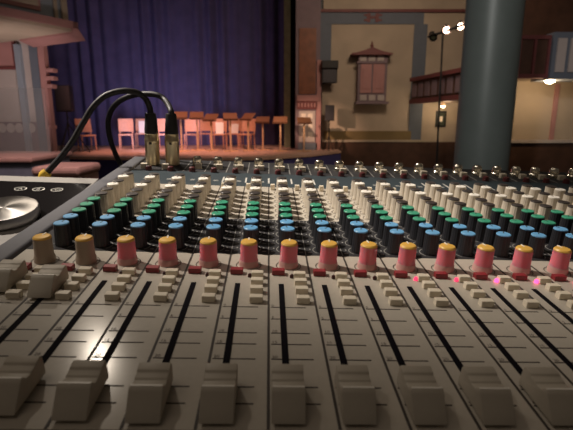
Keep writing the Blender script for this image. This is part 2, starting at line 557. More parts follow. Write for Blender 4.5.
for k in range(4):
    s = 0.50 + k * 0.95
    bayslab(bm, s, s + 0.70, -0.03, 0.02, ZB + 0.21, ZB + 1.5, 0)
    bayslab(bm, s + 0.05, s + 0.65, -0.05, 0.0, ZB + 0.27, ZB + 1.45, 1)
structure('painted_panel', bm, [M['pinkpaint'], M['plaster']], bay)
bm = bmesh.new()
bayslab(bm, 0.02, 0.12, -0.04, 0.0, ZB + 0.13, ZB + 2.5, 0)
bayslab(bm, 0.20, 0.26, -0.03, 0.0, ZB + 0.13, ZB + 2.5, 0)
bayslab(bm, -0.03, 0.0, 0.15, 0.45, ZB + 0.2, ZB + 2.5, 0)
bayslab(bm, -0.03, 0.0, 0.75, 1.0, ZB + 0.2, ZB + 2.5, 0)
structure('side_strip', bm, M['plaster'], bay)

# column
bm = bmesh.new()
c = pix(487.8, 84, 5.2)
lathe(bm, [(0.38, 0), (0.38, 0.25), (0.294, 0.35), (0.294, 6.0)], 48, 0, (c.x, c.y, 0))
structure('trim_4', bm, M['column'], None, True)

# balcony beyond the column
def wallrun(bm, a, b, z0, z1, th, mi=0, s0=0.0, s1=1.0, off=0.0):
    """upright slab between two plan points"""
    a, b = Vector((a.x, a.y, 0)), Vector((b.x, b.y, 0))
    d = b - a
    n = Vector((-d.y, d.x, 0)).normalized()
    p, q = a + d * s0 + n * off, a + d * s1 + n * off
    hexa(bm, [p + Vector((0, 0, z0)), q + Vector((0, 0, z0)), q + n * th + Vector((0, 0, z0)), p + n * th + Vector((0, 0, z0))],
         [p + Vector((0, 0, z1)), q + Vector((0, 0, z1)), q + n * th + Vector((0, 0, z1)), p + n * th + Vector((0, 0, z1))], mi)
A, B = pix(411, 102, 13.4), pix(482, 96, 9.9)
zb, zt = A.z, pix(411, 80, 13.4).z
B.z = zb
bm = bmesh.new(); wallrun(bm, A, B, zb, zt, 0.12)
wallrun(bm, A, B, zb, zb + 0.1, 3.0)
bal = structure('trim_5', bm, M['brown'])
bm = bmesh.new()
wallrun(bm, A, B, zt - 0.05, zt + 0.05, 0.22, 0, 0, 1, -0.08)
wallrun(bm, A, B, zb - 0.05, zb + 0.07, 0.2, 0, 0, 1, -0.06)
structure('rail', bm, M['redpaint'], bal)
bm = bmesh.new()
for k in range(9): wallrun(bm, A, B, zb + 0.13, zt - 0.11, 0.03, 0, k / 9 + 0.02, (k + 1) / 9 - 0.02, -0.02)
structure('rail_panel', bm, M['mauve'], bal)
# near bay on the right, with its wall below
YR = 8.0
bm = bmesh.new(); fbox(bm, 500, 552, 38, 76, YR, 0.15)
zr = pix(530, 76, YR).z
box(bm, pix(500, 76, YR).x, pix(700, 76, YR).x, YR + 0.02, YR + 1.1, zr, zr + 0.08, 1)
bal2 = structure('trim_6', bm, [M['brown'], M['plaster']])
bm = bmesh.new(); fbox(bm, 500, 552, 35, 39, YR - 0.05, 0.25); fbox(bm, 500, 552, 74, 78, YR - 0.05, 0.2)
for x in (518.5, 533.5, 547.5): fbox(bm, x, x + 2.4, 38, 76, YR - 0.04, 0.08)
structure('rail', bm, M['redpaint'], bal2)
bm = bmesh.new(); fbox(bm, 552, 640, 32, 79, YR - 0.1, 0.6)
bay2 = structure('trim_7', bm, M['bluegrey'])
bm = bmesh.new(); fbox(bm, 557, 566, 38, 72, YR - 0.13, 0.05); fbox(bm, 570, 585, 38, 72, YR - 0.13, 0.05); fbox(bm, 589, 605, 38, 72, YR - 0.13, 0.05)
structure('pale_panel', bm, M['plaster2'], bay2)
YS = 9.0
bm = bmesh.new()
box(bm, pix(490, 100, YS).x, pix(700, 100, YS).x, YS, YS + 0.2, 0, zr + 0.02)
wsd = structure('wall_side', bm, M['plaster'])
bm = bmesh.new(); fbox(bm, 490, 700, 140, 143, YS - 0.10, 0.1); structure('ledge', bm, M['plaster2'], wsd)
bm = bmesh.new(); fbox(bm, 490, 700, 143, 185, YS - 0.05, 0.05); structure('wainscot', bm, M['brown'], wsd)
bm = bmesh.new(); fbox(bm, 553, 557, 84, 140, YS - 0.04, 0.04); structure('pink_strip', bm, M['pinkpaint'], wsd)
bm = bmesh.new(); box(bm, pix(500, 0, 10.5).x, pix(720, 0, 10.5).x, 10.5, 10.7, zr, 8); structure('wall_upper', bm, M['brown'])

# oriel window with pagoda roof
YO = YW - 0.30
win = empty('window_1', (pix(372, 100, YO).x, YW, pix(372, 103, YO).z)); win['kind'] = 'structure'
def wpart(name, bm, m):
    o = obj(name, bm, m)
    o.parent = win
    o.matrix_parent_inverse = Matrix.Translation(-Vector(win.location))
    return o
bm = bmesh.new(); fbox(bm, 358, 387, 53, 103, YO, 0.30)
wpart('window_frame', bm, M['mauve'])
for x0, x1 in ((360.5, 371.5), (373, 384.5)):
    bm = bmesh.new(); fbox(bm, x0, x1, 64, 93, YO - 0.03, 0.04, 0, 0.01)
    box(bm, pix(x0 + 2, 78, YO).x, pix(x1 - 2, 78, YO).x, YO - 0.045, YO - 0.02, pix(366, 89, YO).z, pix(366, 68, YO).z, 0, 0.01)
    wpart('shutter', bm, M['pinkpaint'])
for y0, y1 in ((55, 61), (95, 100.5)):
    for k in range(3):
        bm = bmesh.new(); fbox(bm, 360 + k * 8.8, 366.5 + k * 8.8, y0, y1, YO - 0.02, 0.03, 0, 0.008)
        wpart('window_pane', bm, M['plaster2'])
bm = bmesh.new()
fbox(bm, 356, 389, 101.5, 104, YO - 0.08, 0.38); fbox(bm, 357, 388, 61.5, 63.3, YO - 0.04, 0.1)
wpart('window_sill', bm, M['mauve'])
bm = bmesh.new()
e0, e1 = pix(352, 53.5, YO - 0.15), pix(393, 53.5, YO - 0.15)
ap = pix(372.5, 45, YO)
zt_ = e0.z
prof = [(-1, 0.02), (-0.8, 0.03), (-0.45, 0.08), (-0.12, 0.15), (0, 0.19), (0.12, 0.15), (0.45, 0.08), (0.8, 0.03), (1, 0.02), (1, -0.03), (-1, -0.03)]
cx_, hw = (e0.x + e1.x) / 2, (e1.x - e0.x) / 2
f_ = [bm.verts.new((cx_ + hw * u, YO - 0.15, zt_ + h)) for u, h in prof]
g_ = [bm.verts.new((cx_ + hw * u, YW, zt_ + h)) for u, h in prof]
bm.faces.new(f_); bm.faces.new(g_[::-1])
for i in range(len(prof)): bm.faces.new((f_[i], g_[i], g_[(i + 1) % len(prof)], f_[(i + 1) % len(prof)]))
bmesh.ops.recalc_face_normals(bm, faces=bm.faces)
wpart('roof', bm, M['redpaint'])
bm = bmesh.new(); lathe(bm, [(0.03, 0), (0.05, 0.06), (0.02, 0.1), (0.03, 0.12), (0.005, 0.17)], 10, 0, (cx_, YO - 0.02, zt_ + 0.18))
wpart('finial', bm, M['redpaint'])

# ------------------------------------------------------------------ things in the hall
# stage chairs
def make_chair():
    t = empty('wooden_chair')
    bm = bmesh.new(); box(bm, -0.21, 0.21, -0.20, 0.22, 0.42, 0.46, 0, 0.012); obj('seat', bm, M['oak'], t)
    bm = bmesh.new()
    n = 8
    V = []
    for k in range(n + 1):
        x = -0.22 + 0.44 * k / n
        y = 0.20 + 0.05 * (1 - (x / 0.22) ** 2)
        V.append([bm.verts.new((x, y - 0.012, 0.53)), bm.verts.new((x, y + 0.06, 0.92)), bm.verts.new((x, y + 0.085, 0.92)), bm.verts.new((x, y + 0.013, 0.53))])
    for k in range(n):
        for j in range(4): bm.faces.new((V[k][j], V[k][(j + 1) % 4], V[k + 1][(j + 1) % 4], V[k + 1][j]))
    bm.faces.new(V[0]); bm.faces.new(V[-1][::-1])
    bmesh.ops.recalc_face_normals(bm, faces=bm.faces)
    obj('backrest', bm, M['oak'], t)
    for s in (-1, 1):
        bm = bmesh.new(); tube(bm, [(s * 0.18, -0.17, 0.43), (s * 0.19, -0.19, 0.0)], [0.02, 0.016], 8); obj('leg', bm, M['oak'], t, True)
        bm = bmesh.new(); tube(bm, [(s * 0.19, 0.24, 0.62), (s * 0.18, 0.19, 0.43), (s * 0.19, 0.25, 0.0)], [0.016, 0.02, 0.016], 8); obj('leg', bm, M['oak'], t, True)
    return t
chair = make_chair()
CH = [(88, 151.0, 13.3, 40, 'orange wooden chair at the far left of the stage, beside the black speaker'),
      (127, 148.5, 14.0, 15, 'orange wooden chair seen just left of the first microphone plug'),
      (143, 148.0, 15.0, 10, 'orange wooden chair almost hidden behind the left microphone plug'),
      (165, 148.0, 14.2, 8, 'orange wooden chair framed between the two upright microphone plugs'),
      (192, 148.0, 14.1, 4, 'orange wooden chair first to the right of both microphone plugs'),
      (206, 147.8, 14.9, 0, 'orange wooden chair second to the right of the microphone plugs'),
      (219, 148.0, 14.1, -4, 'orange wooden chair holding a white score, middle of the row'),
      (234, 147.8, 14.8, -8, 'orange wooden chair behind the stand with the glowing board'),
      (247, 147.6, 14.2, -12, 'orange wooden chair at the right end of the row')]
for i, (px, py, Y, rz, lab) in enumerate(CH):
    p = pix(px, py, Y)
    c_ = chair if i == 0 else dup(chair)
    c_.location = (p.x, p.y, STZ)
    c_.rotation_euler = (0, 0, R(rz))
    tag(c_, lab, 'chair', 'wooden chairs in a row on the stage')

def make_stand():
    t = empty('music_stand')
    bm = bmesh.new(); box(bm, -0.20, 0.20, -0.012, 0.012, -0.15, 0.15, 0, 0.006, 1, Matrix.Translation((0, 0, 0.90)) @ Matrix.Rotation(R(-52), 4, 'X')); obj('desk', bm, M['oak2'], t)
    bm = bmesh.new(); box(bm, -0.21, 0.21, -0.06, 0.01, -0.012, 0.012, 0, 0.004, 1, Matrix.Translation((0, -0.12, 0.81)) @ Matrix.Rotation(R(-52), 4, 'X')); obj('lip', bm, M['oak2'], t)
    bm = bmesh.new(); box(bm, -0.022, 0.022, -0.022, 0.022, 0.03, 0.86, 0, 0.004, 1); obj('pole', bm, M['palewood'], t)
    bm = bmesh.new(); box(bm, -0.2, 0.2, -0.025, 0.025, 0, 0.035, 0, 0.004, 1); box(bm, -0.025, 0.025, -0.2, 0.2, 0, 0.034, 0, 0.004, 1); obj('base', bm, M['palewood'], t)
    return t
st = make_stand()
SP = [(182, 149.5, 13.0, 8, 'wooden music stand just right of the right microphone plug'),
      (198, 149.5, 13.4, 8, 'wooden music stand second right of the microphone plugs'),
      (212, 149.6, 13.2, -16, 'wooden music stand with dark tilted board, third right of the microphone plugs'),
      (231, 149.8, 13.0, 12, 'wooden music stand with brightly lit orange board, middle of the row'),
      (248.5, 149.2, 13.2, -34, 'wooden music stand turned towards the middle, left of the two dark boards'),
      (263, 148.6, 13.5, -4, 'wooden music stand with broad dark board, left of the last pair'),
      (280.5, 148.6, 13.0, -4, 'wooden music stand with broad board beside the scenery flat'),
      (304, 149.0, 13.0, 6, 'wooden music stand standing in front of the painted pilaster')]
for i, (px, py, Y, rz, lab) in enumerate(SP):
    p = pix(px, py, Y)
    s_ = st if i == 0 else dup(st)
    s_.location = (p.x, p.y, STZ)
    s_.rotation_euler = (0, 0, R(rz))
    s_.scale = (1, 1, (1.12, 1.12, 1.06, 1.08, 1.08, 0.98, 0.98, 0.96)[i])
    tag(s_, lab, 'music stand', 'wooden music stands on the stage')
SCORES = [(6, 0.24, 0.36, 9, 'white score leaning on the chair in the middle of the row'),
          (7, 0.24, 0.30, -7, 'pale score sheet on the chair behind the brightly lit music stand'),
          (2, 0.28, 0.40, 6, 'white score sheet on the chair beside the left microphone plug')]
for ci, w, h, tw, lab in SCORES:
    px, py, Y, rz, _ = CH[ci]
    p = pix(px, py, Y)
    bm = bmesh.new(); box(bm, -w / 2, w / 2, -0.005, 0.005, 0, h)
    o = tag(obj('music_score', bm, M['paper']), lab, 'sheet music', 'white scores on the stage chairs')
    o.location = (p.x + 0.02, p.y + 0.10, STZ + 0.462)
    o.rotation_euler = (R(-14), 0, R(rz + tw))

# loudspeakers
def speaker(p, w, h, d, label, stand_z=None):
    t = empty('loudspeaker', p)
    bm = bmesh.new()
    hexa(bm, [(-w / 2, 0, 0), (w / 2, 0, 0), (w * 0.32, d, 0), (-w * 0.32, d, 0)], [(-w / 2, 0, h), (w / 2, 0, h), (w * 0.32, d, h), (-w * 0.32, d, h)])
    obj('cabinet', bm, M['speaker'], t)
    bm = bmesh.new(); box(bm, -w * 0.45, w * 0.45, -0.015, 0.01, h * 0.04, h * 0.96, 0, 0.01); obj('grille', bm, M['grille'], t)
    return tag(t, label, 'loudspeaker')
def tripod(p, top, label, spread=0.5, hub=0.75):
    t = empty('speaker_stand', p)
    bm = bmesh.new(); tube(bm, [(0, 0, 0.12), (0, 0, top)], 0.02, 10); obj('pole', bm, M['blackmetal'], t, True)
    bm = bmesh.new(); lathe(bm, [(0.035, hub - 0.05), (0.035, hub + 0.05)], 12); obj('collar', bm, M['blackmetal'], t)
    for k in range(3):
        a = 2 * PI * k / 3 + 0.5
        bm = bmesh.new(); tube(bm, [(0.03 * math.cos(a), 0.03 * math.sin(a), hub), (spread * math.cos(a), spread * math.sin(a), 0.013)], 0.013, 8); obj('leg', bm, M['blackmetal'], t, True)
    return tag(t, label, 'speaker stand')
p = pix(64, 111.7, 12.3)
speaker(p, 0.40, 0.68, 0.35, 'black loudspeaker on tripod at the left of the stage')
tripod(Vector((p.x, p.y + 0.15, STZ)), p.z - STZ, 'black tripod under the loudspeaker at stage left')
p = pix(329.5, 121, 13.4)
speaker(p, 0.27, 0.45, 0.25, 'black loudspeaker on a thin stand beside the right pilaster')
tripod(Vector((p.x, p.y + 0.1, 0)), p.z, 'thin black stand under the loudspeaker by the right pilaster', 0.45, 1.1)
p = pix(329.5, 83, 13.6)
t = speaker(p, 0.44, 0.40, 0.22, 'black loudspeaker hung high on the wall beside the painted frame')
bm = bmesh.new(); box(bm, -0.24, 0.24, -0.08, 0.24, 0.40, 0.62, 0, 0.02); obj('hood', bm, M['speaker'], t)
bm = bmesh.new(); box(bm, -0.05, 0.05, 0.20, 0.42, 0.2, 0.3); obj('bracket', bm, M['blackmetal'], t)
# microphone stand at stage left
p = pix(80, 152, 12.6)
t = empty('microphone_stand', (p.x, p.y, STZ))
bm = bmesh.new(); tube(bm, [(0, 0, 0.05), (-0.02, 0, 0.75)], 0.012, 8); obj('pole', bm, M['blackmetal'], t)
bm = bmesh.new(); tube(bm, [(0.08, 0, 0.55), (-0.22, -0.05, 0.98)], 0.010, 8); obj('boom', bm, M['blackmetal'], t)
for k in range(3):
    a = 2 * PI * k / 3
    bm = bmesh.new(); tube(bm, [(0, 0, 0.12), (0.28 * math.cos(a), 0.28 * math.sin(a), 0.01)], 0.010, 8); obj('leg', bm, M['blackmetal'], t)
tag(t, 'black boom stand beside the leftmost chair on stage', 'microphone stand')

# framed notice in the lit recess, lighting pole with lamps, wall lamps
t = empty('framed_notice', pix(441, 119, YW - 0.04))
bm = bmesh.new()
for x0, x1, z0, z1 in ((-0.16, -0.11, -0.24, 0.24), (0.11, 0.16, -0.24, 0.24), (-0.11, 0.11, 0.19, 0.24), (-0.11, 0.11, -0.24, -0.19)): box(bm, x0, x1, 0, 0.04, z0, z1)
obj('frame', bm, M['blackmetal'], t)
bm = bmesh.new(); box(bm, -0.11, 0.11, 0.015, 0.035, -0.19, 0.19); obj('picture', bm, M['darkglass'], t)
bm = bmesh.new(); box(bm, -0.05, 0.05, 0.01, 0.02, -0.08, 0.08); obj('paper', bm, M['cream'], t)
tag(t, 'dark framed notice on the lit wall beneath the balcony', 'picture')

p = pix(437, 164, 11.2)
t = empty('lighting_stand', (p.x, p.y, 0))
top = pix(443, 30, 11.2)
bm = bmesh.new(); tube(bm, [(0, 0, 0.1), (top.x - p.x, 0, top.z)], 0.022, 10); obj('pole', bm, M['blackmetal'], t, True)
bm = bmesh.new(); tube(bm, [Vector((0, 0, 0)) + (pix(428, 37, 11.4) - Vector((p.x, p.y, 0))), (pix(466, 24, 10.9) - Vector((p.x, p.y, 0)))], 0.03, 10); obj('crossbar', bm, M['blackmetal'], t)
for k in range(3):
    a = 2 * PI * k / 3
    bm = bmesh.new(); tube(bm, [(0, 0, 0.6), (0.5 * math.cos(a), 0.5 * math.sin(a), 0.02)], 0.016, 8); obj('leg', bm, M['blackmetal'], t)
tag(t, 'tall thin black pole carrying a lamp bar before the balcony', 'lighting stand')
for (px, py, Y, lit, lab) in [(433, 37, 11.3, 0, 'unlit black spotlight at the left end of the lamp bar'),
                              (446.5, 30, 11.15, 1, 'small glowing spotlight in the middle of the lamp bar'),
                              (460.5, 26.5, 11.0, 1, 'small glowing spotlight at the right end, beside the column')]:
    p = pix(px, py, Y)
    t = empty('spotlight', p)
    dirv = (Vector((-0.6, -9, -0.5 if lit else -5))).normalized()
    q = dirv.to_track_quat('Z', 'Y').to_matrix().to_4x4()
    bm = bmesh.new(); lathe(bm, [(0.03, -0.22), (0.075, -0.18), (0.085, -0.01), (0.095, 0.05)], 14, 0, (0, 0, 0), 0, 12, True, False); bmesh.ops.transform(bm, matrix=q, verts=bm.verts); obj('housing', bm, M['blackmetal'], t, True)
    bm = bmesh.new(); lathe(bm, [(0.075, 0.0), (0.06, 0.015)], 14); bmesh.ops.transform(bm, matrix=q, verts=bm.verts); obj('lens', bm, M['bulb2'] if lit else M['darkglass'], t)
    bm = bmesh.new(); box(bm, -0.015, 0.015, -0.01, 0.12, 0.05, 0.13); obj('yoke', bm, M['blackmetal'], t)
    tag(t, lab, 'spotlight')

p = pix(550, 80.5, 8.25)
t = empty('ceiling_lamp', p)
bm = bmesh.new(); lathe(bm, [(0.02, -0.05), (0.065, -0.035), (0.09, 0.0)], 16); obj('globe', bm, M['bulb'], t, True)
bm = bmesh.new(); lathe(bm, [(0.10, 0.0), (0.10, 0.03), (0.03, 0.05), (0.03, max(0.06, zr - p.z))], 16); obj('fitting', bm, M['palewood'], t, True)
tag(t, 'bright round lamp under the right balcony', 'lamp')
pl = bpy.data.lights.new('ceiling_lamp_light', 'POINT'); pl.energy = 13; pl.color = (1, 0.72, 0.42); pl.shadow_soft_size = 0.08
po = bpy.data.objects.new('ceiling_lamp_light', pl); COL.objects.link(po); po.location = p + Vector((0, 0, -0.12))

p = pix(443, 106, 13.5)
t = empty('ceiling_lamp', p)
bm = bmesh.new(); lathe(bm, [(0.015, -0.04), (0.05, -0.02), (0.06, 0.0)], 14); obj('globe', bm, M['bulb'], t, True)
bm = bmesh.new(); lathe(bm, [(0.07, 0.0), (0.07, 0.03), (0.02, 0.05), (0.02, 0.2)], 14); obj('fitting', bm, M['palewood'], t, True)
tag(t, 'small lamp in the recess above the framed notice', 'lamp')
pl = bpy.data.lights.new('recess_lamp_light', 'POINT'); pl.energy = 16; pl.color = (1, 0.74, 0.46); pl.shadow_soft_size = 0.08
po = bpy.data.objects.new('recess_lamp_light', pl); COL.objects.link(po); po.location = p + Vector((0, -0.25, -0.1))

# counter with clear screen, and bench at the left
YC = 4.2
t = empty('counter', (pix(0, 180, YC).x, YC, 0))
def rel(o, root):
    o.parent = root; o.matrix_parent_inverse = Matrix.Translation(-Vector(root.location)); return o
zc = pix(15, 157, YC).z
bm = bmesh.new(); box(bm, pix(-90, 160, YC).x, pix(31, 160, YC).x, YC, YC + 0.75, 0, zc - 0.05); rel(obj('body', bm, M['greycloth']), t)
bm = bmesh.new(); box(bm, pix(-92, 160, YC).x, pix(33.5, 160, YC).x, YC - 0.04, YC + 0.80, zc - 0.05, zc, 0, 0.015); rel(obj('countertop', bm, M['pinkcloth']), t)
tag(t, 'pink topped counter with slate grey side at the left edge', 'counter')
bm = bmesh.new(); a_ = pix(-90, 88, YC + 0.5); b_ = pix(45, 88, YC + 0.5)
box(bm, a_.x, pix(44, 88, YC + 0.5).x, YC + 0.50, YC + 0.512, zc + 0.001, a_.z)
tag(obj('clear_screen', bm, M['acrylic']), 'clear hazy acrylic screen standing on the pink counter', 'screen')
YB = 3.6
zb_ = pix(55, 167, YB).z
t = empty('bench', (pix(55, 170, YB).x, YB, 0))
bm = bmesh.new(); box(bm, pix(31, 170, YB).x, pix(77, 170, YB).x, YB + 0.03, YB + 0.4, 0, zb_ - 0.08); rel(obj('base', bm, M['pinkcloth']), t)
bm = bmesh.new(); box(bm, pix(30, 170, YB).x, pix(79, 170, YB).x, YB, YB + 0.45, zb_ - 0.08, zb_, 0, 0.03); rel(obj('cushion', bm, M['pinkcloth']), t)
tag(t, 'low pink bench beyond the black control panel', 'bench')

# ------------------------------------------------------------------ mixing console (local units of one channel width)
W = 0.03
CM = Matrix(((0.99848874, -0.03686611, 0.04075699), (0.04094994, 0.9936935, -0.10438544), (-0.03665167, 0.10589669, 0.99370144)))
CO = CAM - CM @ (Vector((-0.12507818, 0, 4.73515384)) * W)
con = empty('mixing_console', CO)
con.rotation_euler = CM.to_euler()
tag(con, 'cream analogue mixing console with rows of coloured knobs and faders', 'mixing console')
SC = Matrix.Scale(W, 4)
def cobj(name, bm, m, parent=con, smooth=False):
    bmesh.ops.transform(bm, matrix=SC, verts=bm.verts)
    return obj(name, bm, m, parent, smooth)
U0, U1, V0, V1 = -6.3, 18.2, 4.97, 23.4
I0, I1 = -6, 17
BZ = -1.6
def bottom(u, v): return (BZ + 0.03665 * u - 0.1059 * v) / 0.9937
bm = bmesh.new()
hexa(bm, [(u, v, bottom(u, v)) for u, v in ((U0 - 0.7, V0 + 0.02), (U1 + 0.6, V0 + 0.02), (U1 + 0.6, V1 - 0.05), (U0 - 0.7, V1 - 0.05))],
     [(u, v, -0.16) for u, v in ((U0 - 0.7, V0 + 0.02), (U1 + 0.6, V0 + 0.02), (U1 + 0.6, V1 - 0.05), (U0 - 0.7, V1 - 0.05))])
cobj('chassis', bm, M['chassis'])
BLUES = [11.47, 12.05]
GREENS = [12.64, 13.22, 13.80]
IVORY = [(14.45, 'd'), (15.02, 'd'), (15.6, 'w'), (16.2, 'd'), (16.8, 'w'), (17.4, 'd')]
# panel: paint, printed bands, dividers, rings, scales in one mesh
bm = bmesh.new()
box(bm, U0, U1, V0, V1, -0.16, 0.0, 0)
box(bm, U0, U1, 11.1, 14.0, -0.01, 0.006, 1)
box(bm, U0, U1, 18.3, 20.7, -0.01, 0.006, 2)
box(bm, U0, U1, 20.7, V1 - 0.02, -0.01, 0.005, 1)
for i in range(I0 + 1, I1 + 1):
    box(bm, i - 0.022, i + 0.022, V0 + 0.01, 11.1, -0.01, 0.008, 3)
    box(bm, i - 0.012, i + 0.012, 11.1, 14.0, -0.01, 0.012, 5)
    box(bm, i - 0.02, i + 0.02, 14.0, 18.3, -0.01, 0.008, 3)
    box(bm, i - 0.035, i + 0.035, 18.9, 19.8, -0.01, 0.012, 4)
    box(bm, i - 0.02, i + 0.02, 20.75, 23.2, -0.01, 0.012, 5)
def arc(bm, cu, cv, r0, r1, a0, a1, z, mi, n=14):
    pr = None
    for k in range(n + 1):
        a = R(a0 + (a1 - a0) * k / n)
        q = (bm.verts.new((cu + r0 * math.cos(a), cv + r0 * math.sin(a), z)), bm.verts.new((cu + r1 * math.cos(a), cv + r1 * math.sin(a), z)))
        if pr: bm.faces.new((pr[0], pr[1], q[1], q[0])).material_index = mi
        pr = q
for i in range(I0, I1):
    for v in BLUES + GREENS:
        arc(bm, i + 0.5, v, 0.27, 0.295, -50, 230, 0.013, 5)
        for s in (-1, 1):
            box(bm, i + 0.5 + s * 0.38 - 0.05, i + 0.5 + s * 0.38 + 0.05, v - 0.19, v - 0.16, 0.0, 0.012, 5)
            box(bm, i + 0.5 + s * 0.36 - 0.02, i + 0.5 + s * 0.36 + 0.02, v + 0.02, v + 0.10, 0.0, 0.012, 5)
    for v, k in IVORY:
        arc(bm, i + 0.5, v, 0.27, 0.29, -50, 230, 0.010, 3)
    arc(bm, i + 0.5, 10.4, 0.30, 0.32, -50, 230, 0.010, 3)
    for lab, v in (('0', 8.32), ('5', 7.86), ('10', 7.36), ('15', 7.0), ('20', 6.56), ('30', 5.85), ('40', 5.48)):
        box(bm, i + 0.05, i + 0.78, v - 0.012, v + 0.012, 0.0, 0.006, 3)
        add_text(bm, lab, 0.105, i + 0.06, v + 0.03, 0.006, 3)
    box(bm, i + 0.60, i + 0.80, 19.05, 19.09, 0.0, 0.012, 4)
    box(bm, i + 0.60, i + 0.80, 19.17, 19.21, 0.0, 0.012, 4)
cobj('control_panel', bm, [M['panel'], M['band'], M['slate'], M['ink'], M['white_ink'], M['grey_ink']])
# side cheeks
def cheek(u0, u1):
    bm = bmesh.new()
    um = (u0 + u1) / 2
    hexa(bm, [(u0, V0 - 0.2, bottom(um, V0) + 0.02), (u1, V0 - 0.2, bottom(um, V0) + 0.02), (u1, V1 + 0.1, bottom(um, V1) + 0.02), (u0, V1 + 0.1, bottom(um, V1) + 0.02)],
         [(u0, V0 - 0.2, 0.10), (u1, V0 - 0.2, 0.10), (u1, V1 + 0.1, 0.10), (u0, V1 + 0.1, 0.10)])
    bmesh.ops.bevel(bm, geom=bm.edges[:], offset=0.12, segments=4, affect='EDGES', profile=0.5)
    return cobj('side_cheek', bm, M['cheek'], con, True)
cheek(-7.02, -6.34)
cheek(18.24, 18.95)

# master knobs
def knob(name, body, cap, r0, r1, h, capm, skirt=None, bodymat=None, flute=0.0, line=True, pointer='darkcap'):
    bm = bmesh.new()
    if skirt:
        lathe(bm, [(r1 * 0.985, 0.17), (r1 * 0.95, 0.22), (r0, h - 0.07)], 36, 0, (0, 0, 0), flute, 18)
    else:
        lathe(bm, [(r1, 0.02), (r1, 0.06), (r1 * 0.97, 0.10), (r0, h - 0.04)], 36, 0, (0, 0, 0), flute, 18)
    k = cobj(name, bm, M[bodymat], con, True)
    if skirt:
        bm = bmesh.new(); lathe(bm, [(r1 * 0.9, 0.008), (r1 * 1.06, 0.01), (r1 * 1.06, 0.12), (r1 * 1.0, 0.17)], 36); cobj('skirt', bm, M[skirt], k, True)
        bm = bmesh.new(); lathe(bm, [(r0 * 0.99, h - 0.07), (r0 * 0.99, h - 0.045), (r0 * 0.86, h - 0.012), (r0 * 0.45, h)], 28); cobj('cap', bm, M[capm], k, True)
        bm = bmesh.new(); box(bm, -0.018, 0.018, r0 * 0.15, r0 * 0.95, h - 0.03, h + 0.006, 0, 0.004); cobj('pointer', bm, M['whitecap'], k)
    else:
        bm = bmesh.new(); lathe(bm, [(r0 * 0.97, h - 0.04), (r0 * 0.97, h - 0.012), (r0 * 0.90, h)], 28); cobj('cap', bm, M[capm], k, True)
        if pointer:
            bm = bmesh.new(); box(bm, -0.014, 0.014, r0 * 0.2, r0 * 0.9, h - 0.01, h + 0.005, 0, 0.003)
            cobj('pointer', bm, M[pointer], k)
    return k
pan_pink = knob('pan_knob', None, None, 0.208, 0.228, 0.67, 'yellow', 'skirt', 'pink')
pan_grey = knob('pan_knob', None, None, 0.208, 0.228, 0.67, 'yellow', 'greyknob', 'greyknob')
pan_grey['label'] = 'grey pan knob with yellow cap'
blue_k = knob('blue_capped_knob', None, None, 0.198, 0.218, 0.64, 'blue', None, 'blackknob', 0.05)
green_k = knob('green_capped_knob', None, None, 0.198, 0.218, 0.64, 'green', None, 'blackknob', 0.05)
dark_k = knob('dark_topped_knob', None, None, 0.198, 0.218, 0.64, 'darkcap', None, 'ivoryknob', 0.05)
white_k = knob('white_capped_knob', None, None, 0.198, 0.218, 0.66, 'whitecap', None, 'ivoryknob', 0.05)
used = set()
def place(k, u, v, rot=0.0, n=0.0):
    c_ = k if k.name not in used else dup(k)
    used.add(k.name)
    c_.location = Vector((u, v, n)) * W
    c_.rotation_euler = (0, 0, rot)
    return c_
rk = random.Random(3)

# faders
bm = bmesh.new()
prism(bm, [(0.02, 0.06), (0.12, 0.20), (0.27, 0.40), (0.32, 0.44), (0.37, 0.43), (0.42, 0.37), (0.56, 0.345), (0.58, 0.37), (0.70, 0.38), (0.72, 0.41), (0.87, 0.43), (0.91, 0.38), (0.95, 0.14), (0.95, 0.06)], -0.24, 0.24, 0, 0.018)
fader = cobj('fader_cap', bm, M['cap'], con, True)
bm = bmesh.new(); box(bm, -0.03, 0.03, 0.25, 0.7, -0.05, 0.10); cobj('stem', bm, M['slot'], fader)
bm = bmesh.new(); box(bm, -0.225, 0.225, 0.318, 0.352, 0.43, 0.444); cobj('index_line', bm, M['whitecap'], fader)
bm = bmesh.new(); box(bm, -0.058, 0.058, 5.3, 9.38, -0.05, 0.012); slot = cobj('fader_slot', bm, M['slot'])
# buttons and leds
bm = bmesh.new(); box(bm, -0.14, 0.14, -0.085, 0.085, 0.0, 0.15, 0, 0.015); btn = cobj('push_button', bm, M['button'])
bm = bmesh.new(); box(bm, -0.15, 0.15, -0.09, 0.09, 0.0, 0.13, 0, 0.015); redb = cobj('mute_button', bm, M['redbutton'])
redb['label'] = 'red button'
bm = bmesh.new(); box(bm, -0.09, 0.09, -0.09, 0.09, 0.0, 0.22, 0, 0.012); eqb = cobj('equalizer_button', bm, M['button'])
bm = bmesh.new(); box(bm, -0.06, 0.06, -0.06, 0.06, 0.0, 0.12, 0, 0.012); blkb = cobj('filter_button', bm, M['blackknob'])
def led(m, lab):
    bm = bmesh.new(); lathe(bm, [(0.05, 0), (0.05, 0.05), (0.035, 0.085), (0.01, 0.10)], 14)
    o = cobj('indicator_light', bm, M[m], con, True); o['label'] = lab; return o
led_on, led_dim, led_off = led('led_on', 'glowing red light'), led('led_dim', 'faintly lit red light'), led('led_off', 'unlit red light')
